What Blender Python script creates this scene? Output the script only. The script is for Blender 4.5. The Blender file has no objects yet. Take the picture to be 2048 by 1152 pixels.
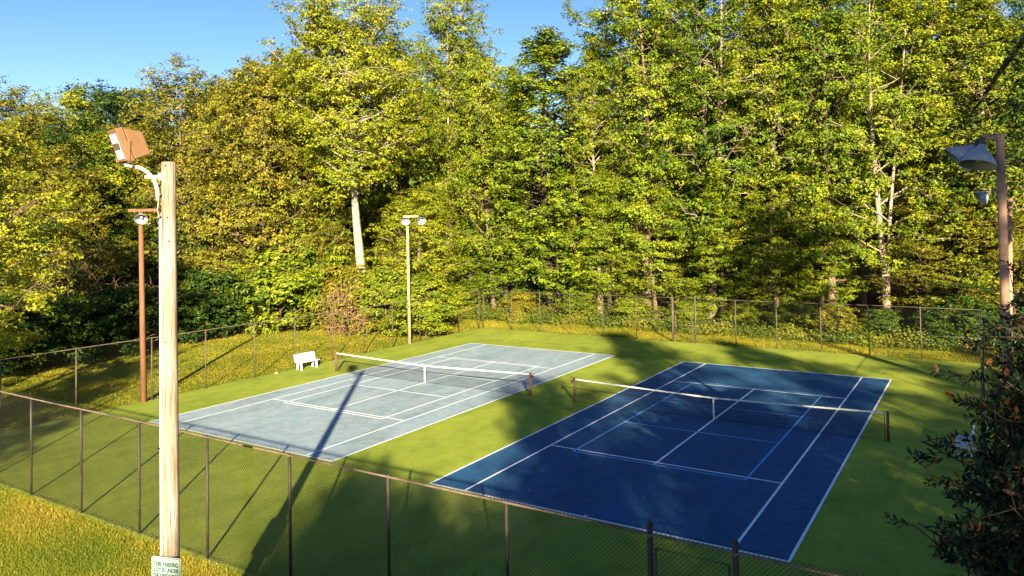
import bpy, bmesh, math, random
import numpy as np
from mathutils import Vector, Matrix

# ------------------------------------------------------------------ camera, sky, sun, exposure
scene = bpy.context.scene
RAD = math.radians
CAM = Vector((9.568, -30.449, 8.113))
YAW, PITCH, ROLL = RAD(-32.308), RAD(1.609), RAD(-0.94)
FPX, PPY = 1483.146, -165.227

def cam_axes():
    cy, sy, cp, sp = math.cos(YAW), math.sin(YAW), math.cos(PITCH), math.sin(PITCH)
    f = Vector((sy*cp, cy*cp, sp)); r = Vector((cy, -sy, 0)); u = r.cross(f)
    c, s = math.cos(ROLL), math.sin(ROLL)
    return c*r+s*u, -s*r+c*u, f
_r, _u, _f = cam_axes()
cd = bpy.data.cameras.new("camera"); cam = bpy.data.objects.new("camera", cd)
scene.collection.objects.link(cam)
cam.matrix_world = Matrix(((_r.x, _u.x, -_f.x, CAM.x), (_r.y, _u.y, -_f.y, CAM.y), (_r.z, _u.z, -_f.z, CAM.z), (0, 0, 0, 1)))
cd.sensor_width = 36; cd.lens = FPX/2048*36; cd.shift_y = PPY/2048
cd.clip_start = .1; cd.clip_end = 3000
scene.camera = cam

SUN_AZ, SUN_EL = RAD(142.4), RAD(17.3)          # direction towards the sun, clockwise from +y
sd = Vector((math.sin(SUN_AZ)*math.cos(SUN_EL), math.cos(SUN_AZ)*math.cos(SUN_EL), math.sin(SUN_EL)))
sl = bpy.data.lights.new("sun", 'SUN'); sl.energy = 5.0; sl.angle = RAD(0.53); sl.color = (1, .87, .62)
so = bpy.data.objects.new("sun", sl); scene.collection.objects.link(so)
so.rotation_euler = (-sd).to_track_quat('-Z', 'Y').to_euler(); so.location = sd*80
w = bpy.data.worlds.new("World"); scene.world = w; w.use_nodes = True
nt = w.node_tree; bg = nt.nodes['Background']
sky = nt.nodes.new('ShaderNodeTexSky'); sky.sky_type = 'NISHITA'; sky.sun_disc = False
sky.sun_elevation = SUN_EL; sky.sun_rotation = SUN_AZ; sky.air_density = 1.0; sky.dust_density = .1; sky.ozone_density = 2.0
hs = nt.nodes.new('ShaderNodeHueSaturation'); hs.inputs['Saturation'].default_value = 1.28; hs.inputs['Hue'].default_value = .515
nt.links.new(sky.outputs[0], hs.inputs['Color']); nt.links.new(hs.outputs[0], bg.inputs[0]); bg.inputs[1].default_value = .05
scene.view_settings.view_transform = 'Standard'; scene.view_settings.look = 'None'
scene.view_settings.exposure = 2.0; scene.view_settings.gamma = 1
scene.cycles.max_bounces = 6; scene.cycles.diffuse_bounces = 2; scene.cycles.transmission_bounces = 4
scene.cycles.sample_clamp_indirect = 6

RNG = np.random.default_rng(7)

# ------------------------------------------------------------------ helpers
def ray(px, py):
    return _f + _r*((px-1024)/FPX) + _u*((576+PPY-py)/FPX)
def at(px, D):
    """ground position at horizontal distance D in the direction of photo column px"""
    d = ray(px, 450); n = math.hypot(d.x, d.y)
    return CAM.x+d.x*D/n, CAM.y+d.y*D/n
def zat(px, py, D):
    d = ray(px, py); n = math.hypot(d.x, d.y)
    return CAM.z + d.z*D/n
def uv(u, v):                                       # across / along the sun's direction
    a = math.pi+SUN_AZ
    sx, sy = math.sin(a), math.cos(a)               # shadow direction
    return u*sy+v*sx, -u*sx+v*sy

class MB:
    def __init__(s): s.v = []; s.f = []; s.n = 0; s.q = []
    def add(s, V, F):
        V = np.asarray(V, float); s.v.append(V); s.f.extend([tuple(int(i)+s.n for i in f) for f in F]); s.n += len(V)
    def box(s, c, size, rot=None, ax=None):
        x, y, z = [k/2 for k in size]
        V = np.array([(-x,-y,-z),(x,-y,-z),(x,y,-z),(-x,y,-z),(-x,-y,z),(x,-y,z),(x,y,z),(-x,y,z)])
        if rot: V = V@np.array(Matrix.Rotation(rot, 3, ax or 'Z')).T
        if isinstance(ax, Matrix): pass
        s.add(V+np.array(c), [(0,3,2,1),(4,5,6,7),(0,1,5,4),(1,2,6,5),(2,3,7,6),(3,0,4,7)])
    def mbox(s, M, size):
        x, y, z = [k/2 for k in size]
        V = np.array([(-x,-y,-z),(x,-y,-z),(x,y,-z),(-x,y,-z),(-x,-y,z),(x,-y,z),(x,y,z),(-x,y,z)])
        A = np.array(M); V = V@A[:3,:3].T+A[:3,3]
        s.add(V, [(0,3,2,1),(4,5,6,7),(0,1,5,4),(1,2,6,5),(2,3,7,6),(3,0,4,7)])
    def sheet(s, x0, x1, y0, y1, z):
        s.add([(x0,y0,z),(x1,y0,z),(x1,y1,z),(x0,y1,z)], [(0,1,2,3)])
    def tube(s, pts, rad, n=8, cap=True):
        pts = [np.array(p, float) for p in pts]
        if not hasattr(rad, '__len__'): rad = [rad]*len(pts)
        V = []; up0 = None
        for i, p in enumerate(pts):
            d = pts[min(i+1, len(pts)-1)]-pts[max(i-1, 0)]; d = d/(np.linalg.norm(d)+1e-9)
            if up0 is None: up0 = np.array((1., 0, 0)) if abs(d[0]) < .8 else np.array((0, 1., 0))
            a = np.cross(d, up0); a /= np.linalg.norm(a)+1e-9; b = np.cross(d, a); up0 = np.cross(a, d)
            for k in range(n):
                t = 2*math.pi*k/n; V.append(p+rad[i]*(math.cos(t)*a+math.sin(t)*b))
        F = []
        for i in range(len(pts)-1):
            for k in range(n):
                F.append((i*n+k, i*n+(k+1) % n, (i+1)*n+(k+1) % n, (i+1)*n+k))
        if cap:
            F.append(tuple(range(n-1, -1, -1))); F.append(tuple(range((len(pts)-1)*n, len(pts)*n)))
        s.add(V, F)
    def lathe(s, prof, M, n=24):
        """prof: list of (radius, z) in local space, M 4x4"""
        A = np.array(M); V = []
        for r, z in prof:
            for k in range(n):
                t = 2*math.pi*k/n; V.append((r*math.cos(t), r*math.sin(t), z))
        V = np.array(V)@A[:3,:3].T+A[:3,3]
        F = [(i*n+k, i*n+(k+1) % n, (i+1)*n+(k+1) % n, (i+1)*n+k) for i in range(len(prof)-1) for k in range(n)]
        s.add(V, F)
    def build(s, name, mat, parent=None, smooth=False, bevel=0):
        V = np.concatenate(s.v); me = bpy.data.meshes.new(name)
        me.from_pydata(V.tolist(), [], s.f); me.update()
        if smooth: me.polygons.foreach_set('use_smooth', [True]*len(me.polygons))
        me.materials.append(mat); o = bpy.data.objects.new(name, me); scene.collection.objects.link(o)
        if parent: o.parent = parent
        if bevel:
            m = o.modifiers.new('bevel', 'BEVEL'); m.width = bevel; m.segments = 2; m.limit_method = 'ANGLE'
        return o

def fastmesh(name, V, F, mat, parent=None, attr=None, smooth=False):
    """V (n,3); F (m,k) constant-size faces"""
    me = bpy.data.meshes.new(name); V = np.asarray(V, np.float32); F = np.asarray(F, np.int32); k = F.shape[1]
    me.vertices.add(len(V)); me.vertices.foreach_set('co', V.ravel())
    me.loops.add(F.size); me.loops.foreach_set('vertex_index', F.ravel())
    me.polygons.add(len(F)); me.polygons.foreach_set('loop_start', np.arange(0, F.size, k, dtype=np.int32))
    if attr is not None:
        a = me.attributes.new('tint', 'FLOAT', 'FACE'); a.data.foreach_set('value', np.asarray(attr, np.float32))
    me.update(calc_edges=True)
    me.polygons.foreach_set('use_smooth', [smooth]*len(F))
    me.materials.append(mat)
    o = bpy.data.objects.new(name, me); scene.collection.objects.link(o)
    if parent: o.parent = parent
    return o

def tag(o, label=None, cat=None, group=None, kind=None):
    if label: o['label'] = label
    if cat: o['category'] = cat
    if group: o['group'] = group
    if kind: o['kind'] = kind
    return o
def thing(name, label, cat, loc=(0, 0, 0), rz=0, group=None):
    o = bpy.data.objects.new(name, None); scene.collection.objects.link(o); o.empty_display_size = .3
    o.location = loc; o.rotation_euler = (0, 0, rz); return tag(o, label, cat, group)
def copy_tree(o, parent=None):
    c = o.copy(); scene.collection.objects.link(c); c.parent = parent
    for ch in list(o.children): copy_tree(ch, c)
    return c

# ------------------------------------------------------------------ materials
def mat(name, col, rough=.7, metal=0, spec=.3):
    m = bpy.data.materials.new(name); m.use_nodes = True; b = m.node_tree.nodes['Principled BSDF']
    b.inputs['Base Color'].default_value = (*col, 1); b.inputs['Roughness'].default_value = rough
    b.inputs['Metallic'].default_value = metal; b.inputs['Specular IOR Level'].default_value = spec
    return m
def ramp(nt, stops):
    r = nt.nodes.new('ShaderNodeValToRGB'); e = r.color_ramp.elements
    while len(e) < len(stops): e.new(.5)
    for i, (p, c) in enumerate(stops): e[i].position = p; e[i].color = (*c, 1)
    return r
def noise(nt, scale, detail=6, rough=.6, coord='Object', sc=None, dist=0):
    tc = nt.nodes.new('ShaderNodeTexCoord'); n = nt.nodes.new('ShaderNodeTexNoise')
    n.inputs['Scale'].default_value = scale; n.inputs['Detail'].default_value = detail
    n.inputs['Roughness'].default_value = rough; n.inputs['Distortion'].default_value = dist
    src = tc.outputs[coord]
    if sc:
        mp = nt.nodes.new('ShaderNodeMapping'); mp.inputs['Scale'].default_value = sc
        nt.links.new(src, mp.inputs[0]); src = mp.outputs[0]
    nt.links.new(src, n.inputs['Vector']); return n
def mix(nt, a, b, fac, mode='MIX'):
    m = nt.nodes.new('ShaderNodeMix'); m.data_type = 'RGBA'; m.blend_type = mode
    for s, v in ((0, fac), (6, a), (7, b)):
        if hasattr(v, 'links'): nt.links.new(v, m.inputs[s])
        else: m.inputs[s].default_value = v if s == 0 else (*v, 1)
    return m.outputs[2]
def noisy(name, stops, scale=3, rough=.8, bump=.0, bscale=None, sc=None, detail=8, stops2=None, scale2=.3, spec=.3, metal=0, dist=0):
    m = mat(name, (1, 1, 1), rough, metal, spec); nt = m.node_tree; b = nt.nodes['Principled BSDF']
    n = noise(nt, scale, detail, .65, sc=sc, dist=dist); r = ramp(nt, stops); nt.links.new(n.outputs[0], r.inputs[0]); out = r.outputs[0]
    if stops2:
        n2 = noise(nt, scale2, 5, .6); r2 = ramp(nt, stops2); nt.links.new(n2.outputs[0], r2.inputs[0])
        out = mix(nt, out, r2.outputs[0], 1.0, 'MULTIPLY')
    nt.links.new(out, b.inputs['Base Color'])
    if bump:
        n3 = noise(nt, bscale or scale, 6, .7, sc=sc); bp = nt.nodes.new('ShaderNodeBump')
        bp.inputs['Strength'].default_value = 1; bp.inputs['Distance'].default_value = bump
        nt.links.new(n3.outputs[0], bp.inputs['Height']); nt.links.new(bp.outputs[0], b.inputs['Normal'])
    return m
def leafmat(name, stops, trans=.26, rough=.5, obvar=.25, spec=.3):
    m = bpy.data.materials.new(name); m.use_nodes = True; nt = m.node_tree; b = nt.nodes['Principled BSDF']
    at_ = nt.nodes.new('ShaderNodeAttribute'); at_.attribute_name = 'tint'
    oi = nt.nodes.new('ShaderNodeObjectInfo'); ma = nt.nodes.new('ShaderNodeMath'); ma.operation = 'MULTIPLY_ADD'
    nt.links.new(oi.outputs['Random'], ma.inputs[0]); ma.inputs[1].default_value = obvar
    sb = nt.nodes.new('ShaderNodeMath'); sb.operation = 'SUBTRACT'
    nt.links.new(at_.outputs['Fac'], sb.inputs[0]); sb.inputs[1].default_value = obvar/2
    nt.links.new(sb.outputs[0], ma.inputs[2])
    r = ramp(nt, stops); nt.links.new(ma.outputs[0], r.inputs[0])
    nt.links.new(r.outputs[0], b.inputs['Base Color']); b.inputs['Roughness'].default_value = rough
    b.inputs['Specular IOR Level'].default_value = spec
    t = nt.nodes.new('ShaderNodeBsdfTranslucent'); ms = nt.nodes.new('ShaderNodeMixShader')
    hs = nt.nodes.new('ShaderNodeHueSaturation'); hs.inputs['Saturation'].default_value = 1.1; hs.inputs['Value'].default_value = 1.2
    nt.links.new(r.outputs[0], hs.inputs['Color']); nt.links.new(hs.outputs[0], t.inputs[0])
    ms.inputs[0].default_value = trans; nt.links.new(b.outputs[0], ms.inputs[1]); nt.links.new(t.outputs[0], ms.inputs[2])
    nt.links.new(ms.outputs[0], nt.nodes['Material Output'].inputs[0]); return m

M = {}
M['green_court'] = noisy('green_court', [(.3, (.235,.295,.030)), (.7, (.32,.365,.040))], 1.3, .85, .002, 60,
                         stops2=[(.3, (.78,.82,.78)), (.7, (1.1,1.05,1))], scale2=.22, spec=.2)
def wear(m, sc_, amt):
    # thin cracks and darker water stains following the slab
    nt = m.node_tree; b = nt.nodes['Principled BSDF']; src = b.inputs['Base Color'].links[0].from_socket
    v = nt.nodes.new('ShaderNodeTexVoronoi'); v.feature = 'DISTANCE_TO_EDGE'; v.inputs['Scale'].default_value = sc_
    tc = nt.nodes.new('ShaderNodeTexCoord'); n = noise(nt, .9, 5, .6); mx = mix(nt, tc.outputs['Object'], n.outputs['Color'], .55, 'ADD')
    nt.links.new(mx, v.inputs['Vector']); r = ramp(nt, [(0, (.55,.55,.55)), (.006, (1, 1, 1))]); nt.links.new(v.outputs['Distance'], r.inputs[0])
    o1 = mix(nt, src, r.outputs[0], amt, 'MULTIPLY')
    n2 = noise(nt, .55, 9, .72, sc=(1, .35, 1), dist=.6); r2 = ramp(nt, [(.40, (.80,.84,.80)), (.52, (1, 1, 1)), (.66, (1.10,1.07,1.05))]); nt.links.new(n2.outputs[0], r2.inputs[0])
    n6 = noise(nt, 7, 2, .5, sc=(1, 3.5, 1)); r6 = ramp(nt, [(.30, (.78,.78,.78)), (.36, (1, 1, 1))]); nt.links.new(n6.outputs[0], r6.inputs[0]); o1 = mix(nt, o1, r6.outputs[0], .35, 'MULTIPLY')
    n4 = noise(nt, 26, 3, .8); r4 = ramp(nt, [(.3, (.86,.86,.86)), (.7, (1.1,1.1,1.1))]); nt.links.new(n4.outputs[0], r4.inputs[0])
    o2 = mix(nt, mix(nt, o1, r2.outputs[0], 1.0, 'MULTIPLY'), r4.outputs[0], 1.0, 'MULTIPLY'); nt.links.new(o2, b.inputs['Base Color'])
wear(M['green_court'], .16, .3)
M['pale_blue'] = noisy('pale_blue_court', [(.25, (.21,.29,.33)), (.5, (.28,.35,.38)), (.75, (.38,.42,.42))], 2.2, .85, .002, 60,
                       stops2=[(.35, (.92,.98,1.0)), (.65, (1.03,1,.99))], scale2=.3, spec=.2)
M['shaded_blue'] = noisy('shaded_blue_court', [(.3, (.014,.072,.17)), (.7, (.030,.105,.215))], 2.5, .8, .002, 60,
                       stops2=[(.3, (.85,.9,.9)), (.7, (1.1,1.1,1.05))], scale2=.35, spec=.22)  # paint like the pale court, with the tree shade put into the colour
wear(M['pale_blue'], .2, .3); wear(M['shaded_blue'], .14, .3)
M['white_line'] = noisy('white_line_paint', [(.3, (.76,.76,.75)), (.6, (.9,.9,.89))], 6, .8)
M['blue_line'] = noisy('blue_line_paint', [(.3, (.10,.30,.62)), (.7, (.16,.38,.72))], 6, .8)
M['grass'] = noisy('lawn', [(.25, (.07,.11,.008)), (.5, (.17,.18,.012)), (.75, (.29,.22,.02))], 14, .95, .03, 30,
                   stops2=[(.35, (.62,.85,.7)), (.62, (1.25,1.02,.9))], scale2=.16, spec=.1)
M['forest_floor'] = noisy('leaf_litter', [(.3, (.05,.035,.012)), (.55, (.12,.08,.02)), (.75, (.16,.13,.02))], 2.5, .95, .05, 8, spec=.1)
M['concrete'] = noisy('concrete', [(.3, (.14,.14,.07)), (.7, (.24,.22,.12))], 8, .9, .004)
M['rust_pole'] = noisy('weathered_brown_pole', [(.3, (.13,.055,.026)), (.7, (.22,.10,.05))], 6, .8, .001, sc=(1, 1, .2))
M['tan_pole'] = noisy('tan_pole', [(.3, (.30,.23,.12)), (.7, (.42,.33,.19))], 6, .8, .001, sc=(1, 1, .2))
M['dark_pole'] = noisy('brown_grey_pole', [(.3, (.26,.13,.08)), (.7, (.44,.26,.17))], 6, .75, .001, sc=(1, 1, .2))
M['fence_near'] = noisy('brown_black_steel', [(.3, (.035,.025,.02)), (.7, (.085,.06,.042))], 5, .6, spec=.4)
M['fence_rail'] = noisy('weathered_rail', [(.3, (.09,.06,.04)), (.7, (.24,.17,.11))], 4, .6, spec=.4)
M['wire'] = mat('black_vinyl_wire', (.018, .018, .015), .5)
M['fence_far'] = noisy('galvanised_brown', [(.3, (.055,.04,.028)), (.7, (.12,.09,.06))], 5, .6, spec=.4)
M['net'] = mat('net_cord', (.015, .015, .015), .8)
M['net_tape'] = noisy('net_tape', [(.3, (.6,.58,.5)), (.7, (.78,.76,.68))], 5, .8)
M['net_post'] = noisy('net_post_brown', [(.3, (.07,.035,.025)), (.7, (.17,.09,.06))], 8, .6)
M['net_post_dark'] = mat('net_post_dark', (.02, .02, .022), .5)
M['reflector'] = mat('aluminium_reflector', (.30, .30, .32), .45, .25, .5)
M['reflector_in'] = mat('reflector_inside', (.5, .52, .55), .3, .85, .5)
M['bulb'] = mat('bulb_glass', (.75, .78, .8), .1, 0, .6)
M['bronze'] = noisy('bronze_paint', [(.3, (.17,.085,.035)), (.7, (.21,.11,.048))], 12, .5, spec=.4)
M['pipe'] = noisy('galvanised_pipe', [(.3, (.50,.42,.30)), (.7, (.62,.53,.40))], 10, .5, spec=.5)
M['black'] = mat('black_plastic', (.02, .02, .02), .5)
M['conduit'] = mat('white_conduit', (.78, .76, .74), .5)
M['bench'] = noisy('white_plastic', [(.3, (.50,.50,.52)), (.7, (.62,.62,.65))], 8, .5)
M['sign_white'] = mat('sign_white', (.36, .41, .385), .5)
M['sign_green'] = mat('sign_green', (.0, .085, .045), .6)
# timber: pale weathered top grading to browner streaks down the pole
def timber():
    m = mat('weathered_timber', (1, 1, 1), .85, 0, .2); nt = m.node_tree; b = nt.nodes['Principled BSDF']
    n = noise(nt, 5, 9, .7, sc=(6, 6, .22)); r = ramp(nt, [(.25, (.10,.065,.04)), (.42, (.26,.19,.13)), (.58, (.44,.38,.32)), (.8, (.56,.51,.46))])
    nt.links.new(n.outputs[0], r.inputs[0])
    n2 = noise(nt, 1.2, 4, .6, sc=(1, 1, .5)); r2 = ramp(nt, [(.35, (.62,.42,.26)), (.65, (1, 1, 1))]); nt.links.new(n2.outputs[0], r2.inputs[0])
    n5 = noise(nt, 5, 4, .8, sc=(9, 9, .16)); r5 = ramp(nt, [(.36, (.30,.24,.20)), (.43, (1, 1, 1))]); nt.links.new(n5.outputs[0], r5.inputs[0])
    nt.links.new(mix(nt, mix(nt, r.outputs[0], r2.outputs[0], .8, 'MULTIPLY'), r5.outputs[0], .85, 'MULTIPLY'), b.inputs['Base Color'])
    bp = nt.nodes.new('ShaderNodeBump'); bp.inputs['Distance'].default_value = .012; nt.links.new(n.outputs[0], bp.inputs['Height']); nt.links.new(bp.outputs[0], b.inputs['Normal'])
    return m
M['timber'] = timber()
def bark(name, a, b_, c):
    return noisy(name, [(.3, a), (.5, b_), (.7, c)], 3.5, .9, .02, 6, sc=(2, 2, .6))
M['bark_pale'] = bark('pale_bark', (.12,.08,.05), (.30,.22,.15), (.52,.42,.32))
M['bark_white'] = bark('white_bark', (.14,.10,.07), (.36,.29,.21), (.54,.46,.36))
M['bark_grey'] = bark('grey_brown_bark', (.06,.04,.025), (.17,.11,.07), (.28,.20,.13))
M['bark_dark'] = bark('dark_bark', (.02,.015,.01), (.05,.035,.02), (.09,.06,.04))
YG = [(0, (.035,.07,.004)), (.35, (.125,.175,.006)), (.65, (.24,.265,.009)), (1, (.38,.34,.016))]
MG = [(0, (.022,.06,.004)), (.35, (.095,.16,.006)), (.65, (.20,.25,.008)), (1, (.34,.34,.014))]
OL = [(0, (.035,.045,.005)), (.35, (.12,.13,.008)), (.65, (.24,.21,.012)), (1, (.36,.27,.03))]
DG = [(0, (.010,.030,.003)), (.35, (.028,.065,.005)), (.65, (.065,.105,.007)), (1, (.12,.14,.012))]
BT = [(0, (.08,.12,.008)), (.35, (.20,.22,.010)), (.65, (.33,.31,.014)), (1, (.45,.37,.03))]
M['leaf_yellow'] = leafmat('yellow_green_leaves', YG)
M['leaf_mid'] = leafmat('mid_green_leaves', MG)
M['leaf_olive'] = leafmat('olive_leaves', OL)
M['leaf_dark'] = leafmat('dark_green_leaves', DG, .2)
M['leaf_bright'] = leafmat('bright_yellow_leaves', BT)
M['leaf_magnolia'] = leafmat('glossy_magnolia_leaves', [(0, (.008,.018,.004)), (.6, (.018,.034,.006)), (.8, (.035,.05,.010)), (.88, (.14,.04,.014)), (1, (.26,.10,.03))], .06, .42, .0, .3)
M['dry'] = noisy('dry_twigs', [(.3, (.16,.09,.04)), (.7, (.34,.20,.10))], 3, .9)
M['leaf_ground'] = leafmat('weed_leaves', [(0, (.03,.06,.005)), (.4, (.10,.14,.008)), (.75, (.20,.20,.012)), (1, (.30,.22,.03))])
M['blade'] = leafmat('grass_blades', [(0, (.045,.10,.006)), (.35, (.13,.17,.008)), (.7, (.26,.23,.014)), (1, (.42,.28,.045))], .3, .6, 0)
M['blade_sunlit'] = leafmat('sunlit_lawn_blades', [(0, (.06,.11,.006)), (.35, (.19,.20,.009)), (.7, (.34,.29,.015)), (1, (.46,.32,.035))], .3, .6, 0)  # yellower, brighter copy of the blades; sunlight put into the colour
M['fallen'] = leafmat('fallen_leaves', [(0, (.10,.05,.02)), (.5, (.28,.15,.05)), (1, (.45,.33,.14))], .1, .7, 0)

# ------------------------------------------------------------------ terrain
X0, X1, Y0, Y1 = -24.75, 9.75, -18.95, 18.85
def sstep(a, b, x):
    t = np.clip((x-a)/(b-a), 0, 1); return t*t*(3-2*t)
def terr(x, y):
    x = np.asarray(x, float); y = np.asarray(y, float)
    z = -.04+.075*np.clip(y-22, 0, 60)+.085*np.clip(-x-47, 0, 80)
    n = .35*np.sin(x*.21+1.3)*np.cos(y*.17)+.2*np.sin(x*.5+y*.43)
    off = np.clip(np.maximum.reduce([X0-3-x, x-X1-1.5, Y0-14-y, y-Y1-2]), 0, 8)/8
    lawn = 1-.8*((x < -20) & (x > -46) & (y < 17))
    return z+n*off*lawn
def ground():
    xs = np.unique(np.concatenate([np.arange(-110, 61, 1.5), [-600, -400, -260, -180, -140, 80, 120, 200, 400, 600]]))
    ys = np.unique(np.concatenate([np.arange(-75, 111, 1.5), [-600, -300, -150, 130, 170, 260, 400, 600]]))
    Xg, Yg = np.meshgrid(xs, ys); Z = terr(Xg, Yg); V = np.stack([Xg, Yg, Z], -1).reshape(-1, 3)
    nx, ny = len(xs), len(ys); i = np.arange(nx-1)[None]+np.arange(ny-1)[:, None]*nx; i = i.ravel()
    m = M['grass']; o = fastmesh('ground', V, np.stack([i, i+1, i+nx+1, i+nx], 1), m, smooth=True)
    # woodland floor where trees stand
    o.data.materials.append(M['forest_floor'])
    c = V[np.stack([i, i+1, i+nx+1, i+nx], 1)].mean(1)
    wood = (c[:, 1] > 25+np.sin(c[:, 0]*.6)) | (c[:, 0] < -47.5+np.sin(c[:, 1]*.5)*1.2)
    o.data.polygons.foreach_set('material_index', wood.astype(np.int32)); tag(o, kind='structure')
ground()

# ------------------------------------------------------------------ courts
b = MB(); b.box(((X0+X1)/2, (Y0+Y1)/2, -.09), (X1-X0, Y1-Y0, .18)); tag(b.build('court_pavement', M['green_court']), kind='structure')
AX, AY = -15.30, .05
HW, HS, HL, SV = 5.485, 4.115, 11.885, 6.40
def lines(cx, cy, z, white, pmat):
    L = MB(); t = .075; h = HL
    def R(x0, x1, y0, y1): L.sheet(cx+x0, cx+x1, cy+y0, cy+y1, z)
    for s in (-1, 1):
        x = s*HW; R(min(x, x-s*t), max(x, x-s*t), -h, h)                       # doubles sidelines
        y = s*h; R(-HW+t, HW-t, min(y, y-s*.09), max(y, y-s*.09))              # baselines
        x = s*HS; R(x-t/2, x+t/2, -h+.09, h-.09)                              # singles
        R(-HS+t/2, HS-t/2, s*SV-t/2, s*SV+t/2)                                 # service lines
        R(-t/2, t/2, min(s*(h-.09), s*(h-.2)), max(s*(h-.09), s*(h-.2)))       # centre marks
    R(-t/2, t/2, -SV+t/2, SV-t/2)
    tag(L.build('court_lines', M['white_line']), kind='structure')
    Q = MB(); z += .003; a, c, k = 3.05, 6.705, 2.134
    def R2(x0, x1, y0, y1): Q.sheet(cx+x0, cx+x1, cy+y0, cy+y1, z)
    for s in (-1, 1):
        R2(s*a-t/2, s*a+t/2, -c, c); R2(-a+t/2, a-t/2, min(s*c, s*(c-t)), max(s*c, s*(c-t)))
        R2(-a+t/2, a-t/2, s*k-t/2, s*k+t/2)
        R2(-t/2, t/2, min(s*(SV+t/2), s*(c-t)), max(s*(SV+t/2), s*(c-t)))
    tag(Q.build('pickleball_lines', pmat), kind='structure')
for cx, cy, m, pm in ((0, 0, 'shaded_blue', 'blue_line'), (AX, AY, 'pale_blue', 'white_line')):
    s_ = MB(); s_.sheet(cx-HW, cx+HW, cy-HL, cy+HL, .004); tag(s_.build('court_surface', M[m]), kind='structure')
    lines(cx, cy, .008, 1, M[pm])

# ------------------------------------------------------------------ nets
def net(cx, cy, label, postm):
    t = thing('tennis_net', label, 'tennis net', (cx, cy, 0))
    W_ = 6.40
    def top(x): return .914+(1.07-.914)*(abs(x)/W_)**1.15
    m = MB(); r = .003
    n = int(2*W_/.07)
    for i in range(n+1):
        x = -W_+2*W_*i/n; m.tube([(x, 0, .03), (x, 0, top(x)-.05)], r, 3, False)
    for j in range(1, 13):
        f = j/13; m.tube([(x, .003, .03+(top(x)-.09)*f) for x in np.linspace(-W_, W_, 25)], r, 3, False)
    for z in (.03,): m.tube([(-W_, 0, z), (W_, 0, z)], .008, 5, False)
    m.build('net_mesh', M['net'], t)
    h = MB()
    xs = np.linspace(-W_, W_, 33)
    for i in range(32):
        a, b_ = xs[i], xs[i+1]; za, zb = top(a), top(b_); y = .012
        V = [(a,-y,za-.06),(b_,-y,zb-.06),(b_,-y,zb),(a,-y,za),(a,y,za-.06),(b_,y,zb-.06),(b_,y,zb),(a,y,za)]
        h.add(V, [(0,1,2,3),(5,4,7,6),(3,2,6,7),(1,0,4,5)])
    h.build('headband', M['net_tape'], t)
    c = MB(); c.box((0, 0, .46), (.055, .034, .92)); c.build('center_strap', M['net_tape'], t)
    for s in (-1, 1):
        p = MB(); p.tube([(s*(W_+.06), 0, 0), (s*(W_+.06), 0, 1.08)], .05, 12); p.tube([(s*(W_+.06), 0, 1.08), (s*(W_+.06), 0, 1.1)], [.05, .03], 12)
        po = p.build('net_post', postm, t, True)
        p = MB(); p.tube([(s*(W_-.05), 0, .02), (s*(W_-.05), 0, 1.0)], .012, 8); p.build('lacing_bar', postm, po)
    q = MB(); s = 1 if cx < -5 else -1
    q.mbox(Matrix.Translation((s*(W_+.15), 0, .92)), (.10, .1, .14)); q.tube([(s*(W_+.2), 0, .92), (s*(W_+.27), 0, .92), (s*(W_+.27), .02, .78)], .014, 6)
    q.build('crank', postm, t, bevel=.01)
    return t
net(AX, AY, 'sunlit tennis net with white band across the pale blue court', M['net_post'])
net(0, 0, 'tennis net with shaded white band across the blue court darkened for shade', M['net_post'])

# ------------------------------------------------------------------ chain link fences
def chain(L, H0, H1, pitch, rad, mat_, parent, name='chain_link_mesh'):
    """diagonal wires of a woven mesh in the local xz plane, s in 0..L"""
    V = []; F = []; n = 0; H = H1-H0; bulge = lambda s: .012*math.sin(s*1.7)+.01*math.sin(s*4.1)
    for fam in (1, -1):
        k = -H if fam == 1 else 0
        s0 = k
        while s0 < (L if fam == 1 else L+H):
            if fam == 1: a0, z0, a1, z1 = s0, H0, s0+H, H1
            else: a0, z0, a1, z1 = s0, H0, s0-H, H1
            # clip on s
            def clip(a, z, b_, c):
                pts = []
                for (p, q) in (((a, z), (b_, c)),):
                    (xa, za), (xb, zb) = p, q
                    ta, tb = 0, 1; dx = xb-xa
                    lo, hi = (0-xa)/dx, (L-xa)/dx
                    if lo > hi: lo, hi = hi, lo
                    ta, tb = max(0, lo), min(1, hi)
                    if tb-ta > 1e-3: return (xa+dx*ta, za+(zb-za)*ta, xa+dx*tb, za+(zb-za)*tb)
                return None
            c = clip(a0, z0, a1, z1)
            if c:
                y = fam*rad*.9
                r = rad; off = np.array([(0, r, 0), (r*.6*fam*-1, -r*.5, r*.6), (r*.6*fam, -r*.5, -r*.6)])
                A = np.array((c[0], y+bulge(c[0]), c[1])); B = np.array((c[2], y+bulge(c[2]), c[3]))
                V += list(A+off)+list(B+off)
                for i in range(3): F.append((n+i, n+(i+1) % 3, n+3+(i+1) % 3, n+3+i))
                n += 6
            s0 += pitch
    return fastmesh(name, V, F, mat_, parent)

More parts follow.
